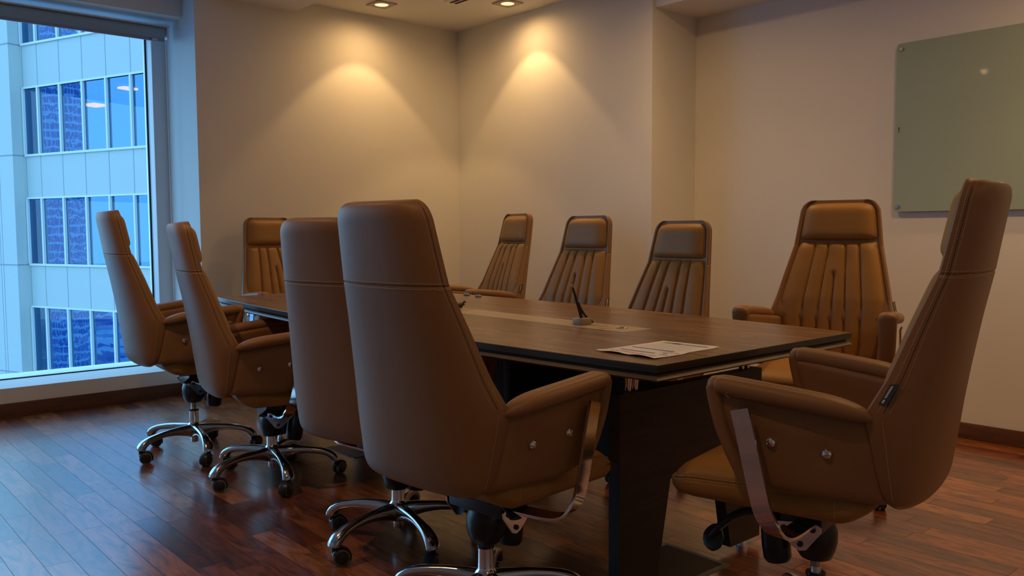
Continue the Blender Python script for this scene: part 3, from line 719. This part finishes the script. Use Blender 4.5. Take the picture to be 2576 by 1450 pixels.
CH = [
 ('D', 1.477, 1.799, 5.7, .0035, 'largest tan leather chair, seen from behind in the middle foreground', -172),
 ('C', 1.630, 2.472, 15.0, -.027, 'tan leather chair seen from behind, half hidden by the large foreground chair', -172),
 ('B', 1.648, 3.506, -12.65, -.027, 'tan leather chair on the near table side, second from the window', -174),
 ('A', 1.560, 4.192, -6.0, .033, 'tan leather chair standing nearest the tall window on the near table side', -170),
 ('F', 1.984, 1.080, 101.7, .036, 'tan leather chair side-on at the near table end, at the right edge', -172),
 ('G', 3.281, 1.79, 195.6, .058, 'tan leather chair facing us at the right table corner, below the green glass board', -167),
 ('J', 2.947, 2.527, 176.3, -.028, 'tan leather chair across the table, just left of the orange-lit wall recess', -160),
 ('I', 3.084, 3.256, 179.7, .009, 'tan leather chair across the table directly behind the black desk microphone', -150),
 ('H', 3.288, 4.142, 168.0, .037, 'tan leather chair across the table nearest the back room corner', -165),
 ('E', 2.486, 4.902, -88.0, .022, 'tan leather chair at the far table end, facing us', -170)]
proto = make_chair(); roots = [proto]+[copy_tree(proto) for _ in CH[1:]]
for rr, (k, x, y, a, dz, lab, ph) in zip(roots, CH): place(rr, x, y, a, dz, lab, ph)
# ------------------------------------------------------------------ outside: the tower across the street
P0 = Vector((6.490, 31.375, 0)); FU = Vector((.35, -.937, 0)).normalized(); FN = Vector((-.937, -.35, 0)).normalized()
def FP(s, p, z): return tuple(P0+FU*s+FN*p+Vector((0, 0, z)))
def fbox(m, s0, s1, p0, p1, z0, z1, mi=0):
    vs = [FP(s, p, z) for z in (z0, z1) for s, p in ((s0, p0), (s1, p0), (s1, p1), (s0, p1))]
    m.add(vs, [(0, 3, 2, 1), (4, 5, 6, 7), (0, 1, 5, 4), (1, 2, 6, 5), (2, 3, 7, 6), (3, 0, 4, 7)], mi)
M['clad'] = simple('white_aluminium_cladding', (.37, .42, .39), .5, spec=.3, noise=.02, nscale=.5)
M['mull'] = simple('pale_mullion', (.50, .55, .52), .4)
M['joint'] = simple('cladding_joint', (.20, .23, .26), .7)
def tower_glass():
    m = bpy.data.materials.new('blue_reflective_glazing'); m.use_nodes = True; n = m.node_tree.nodes; l = m.node_tree.links; n.clear()
    o = n.new('ShaderNodeOutputMaterial'); g = n.new('ShaderNodeBsdfGlossy'); d = n.new('ShaderNodeBsdfTransparent'); mx = n.new('ShaderNodeMixShader')
    g.inputs['Color'].default_value = (.080, .215, .40, 1); g.inputs['Roughness'].default_value = .01; d.inputs[0].default_value = (.25, .30, .36, 1)
    t = n.new('ShaderNodeTexCoord'); x = n.new('ShaderNodeTexNoise'); x.inputs['Scale'].default_value = 1.1; x.inputs['Detail'].default_value = 2; x.inputs['Distortion'].default_value = .6
    l.new(t.outputs['Object'], x.inputs[0]); b = n.new('ShaderNodeBump'); b.inputs['Strength'].default_value = .22; b.inputs['Distance'].default_value = .008
    l.new(x.outputs[0], b.inputs['Height']); l.new(b.outputs[0], g.inputs['Normal'])
    mx.inputs[0].default_value = .16; l.new(g.outputs[0], mx.inputs[1]); l.new(d.outputs[0], mx.inputs[2]); l.new(mx.outputs[0], o.inputs[0]); return m
M['tglass'] = tower_glass()
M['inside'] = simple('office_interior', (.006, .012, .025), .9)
ot = empty('office_tower', P0, 0, 'white clad office tower with bands of blue glass outside the window', 'building')
SM = [-.03, .74]+[1.86+1.115*k for k in range(13)]
S1 = SM[-1]
rowsz = [(.11+3.555*k, 2.215+3.555*k) for k in range(-5, 3)]
m = MB(); prev = -22
for z0, z1 in rowsz: fbox(m, -.1, S1, -.25, 0, prev, z0); prev = z1
fbox(m, -.1, S1, -.25, 0, prev, 11.2)
world_child(m, 'spandrel_panels', 'clad', ot, 0)
m = MB()
for s in SM:
    for z0, z1 in rowsz: fbox(m, s-.012, s+.012, 0, .004, z1+.06, z1+1.40)
world_child(m, 'panel_joints', 'joint', ot, 0)
m = MB()
for s in SM:
    for z0, z1 in rowsz: fbox(m, s-.035, s+.035, -.06, .05, z0, z1)
for z0, z1 in rowsz:
    fbox(m, -.03, S1, -.06, .05, z0-.07, z0); fbox(m, -.03, S1, -.06, .04, z1, z1+.06)
world_child(m, 'mullions', 'mull', ot, 0)
m = MB()
fbox(m, -6.5, -.1, -.3, .40, -22, 11.2); world_child(m, 'corner_column', 'clad', ot, 0)
m = MB()
for z0, z1 in rowsz: fbox(m, -6.5, -.095, -.2, .405, z0-.06, z0-.02)
for s in (-.98, -.85, -3.1): fbox(m, s-.01, s+.01, .39, .404, -22, 11.2)
world_child(m, 'column_joints', 'joint', ot, 0)
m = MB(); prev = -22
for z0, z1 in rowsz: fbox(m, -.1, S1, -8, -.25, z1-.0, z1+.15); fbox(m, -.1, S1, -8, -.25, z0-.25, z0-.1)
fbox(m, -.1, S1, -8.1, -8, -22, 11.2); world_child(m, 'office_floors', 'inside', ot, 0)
for r_, (z0, z1) in enumerate(rowsz):
    if not 2 <= r_ <= 8: continue
    for a, b in list(zip(SM, SM[1:]))[:11]:
        m = MB(); m.add([FP(a, -.03, z0), FP(b, -.03, z0), FP(b, -.03, z1), FP(a, -.03, z1)], [(0, 1, 2, 3)]); world_child(m, 'window', 'tglass', ot, 0)
M['officelamp'] = emis('lit_office_ceiling_panel', (1, .42, .12), 22)
def hit(px, py, p):
    d = (r2*((px-1288)/F_PX)-u2*((py-725)/F_PX)+fw); c = Vector((0, 0, 1.1)); t = ((P0+FN*p)-c).dot(FN)/d.dot(FN); q = c+d*t
    return (q-P0).dot(FU), q.z
for (px, py, hw_) in ((236, 265, .30), (318, 223, .17)):
    s, z = hit(px, py, -1.2); m = MB(); fbox(m, s-hw_, s+hw_, -1.5, -1.0, z-.02, z+.04); world_child(m, 'office_ceiling_lamp', 'officelamp', ot, 0)
# the curved tower that the glazing mirrors, far to the left
def grid_mat():
    m, n, l, b = newmat('gridded_tower_skin'); t = n.new('ShaderNodeTexCoord'); s = n.new('ShaderNodeSeparateXYZ'); l.new(t.outputs['Object'], s.inputs[0])
    fz = math_(n, l, 'FRACT', math_(n, l, 'DIVIDE', s.outputs['Z'], 3.6)); an = math_(n, l, 'ARCTAN2', s.outputs['Y'], s.outputs['X'])
    fa = math_(n, l, 'FRACT', math_(n, l, 'MULTIPLY', an, 36/(2*PI)))
    g = math_(n, l, 'MAXIMUM', math_(n, l, 'LESS_THAN', fz, .27), math_(n, l, 'LESS_THAN', fa, .24))
    mx = n.new('ShaderNodeMix'); mx.data_type = 'RGBA'; l.new(g, mx.inputs[0]); mx.inputs[6].default_value = (.07, .18, .42, 1); mx.inputs[7].default_value = (.62, .70, .78, 1)
    l.new(mx.outputs[2], b.inputs['Base Color']); b.inputs['Roughness'].default_value = .6; return m
M['grid'] = grid_mat()
for (px, dist, rad, lab) in ((163, 380, 10.5, 'curved gridded tower mirrored in the blue glazing of the office tower'),):
    d = (r2*((px-1288)/F_PX)+fw); d.z = 0; d.normalize(); c = Vector((0, 0, 0)); t = (P0-c).dot(FN)/d.dot(FN); q = d*t
    rf = d-FN*(2*d.dot(FN)); pos = q+rf*dist
    m = MB(); m.lathe([(0, -60), (rad*.80, -60), (rad*.86, -25), (rad*.97, -5), (rad, 12), (rad*.98, 35), (rad*.90, 60), (rad*.72, 95), (0, 97)], (0, 0, 0), 40)
    o = m.obj('curved_tower', 'grid'); o.location = pos; tag(o, lab, 'building')
def ground_mat():
    m, n, l, b = newmat('city_ground'); t = n.new('ShaderNodeTexCoord')
    v = n.new('ShaderNodeTexVoronoi'); v.inputs['Scale'].default_value = .045; l.new(t.outputs['Object'], v.inputs[0])
    r = n.new('ShaderNodeValToRGB'); r.color_ramp.interpolation = 'CONSTANT'; l.new(v.outputs['Color'], r.inputs[0])
    e = r.color_ramp.elements; e[0].color = (.03, .10, .30, 1); e[1].position = .4; e[1].color = (.20, .30, .42, 1)
    x = e.new(.6); x.color = (.45, .52, .58, 1); x = e.new(.8); x.color = (.10, .16, .30, 1)
    l.new(r.outputs[0], b.inputs['Base Color']); b.inputs['Roughness'].default_value = .9; return m
m = MB(); m.add([(-700, -200, -60), (500, -200, -60), (500, 700, -60), (-700, 700, -60)], [(0, 1, 2, 3)]); o = m.obj('ground', ground_mat(), None, 0); o['kind'] = 'structure'
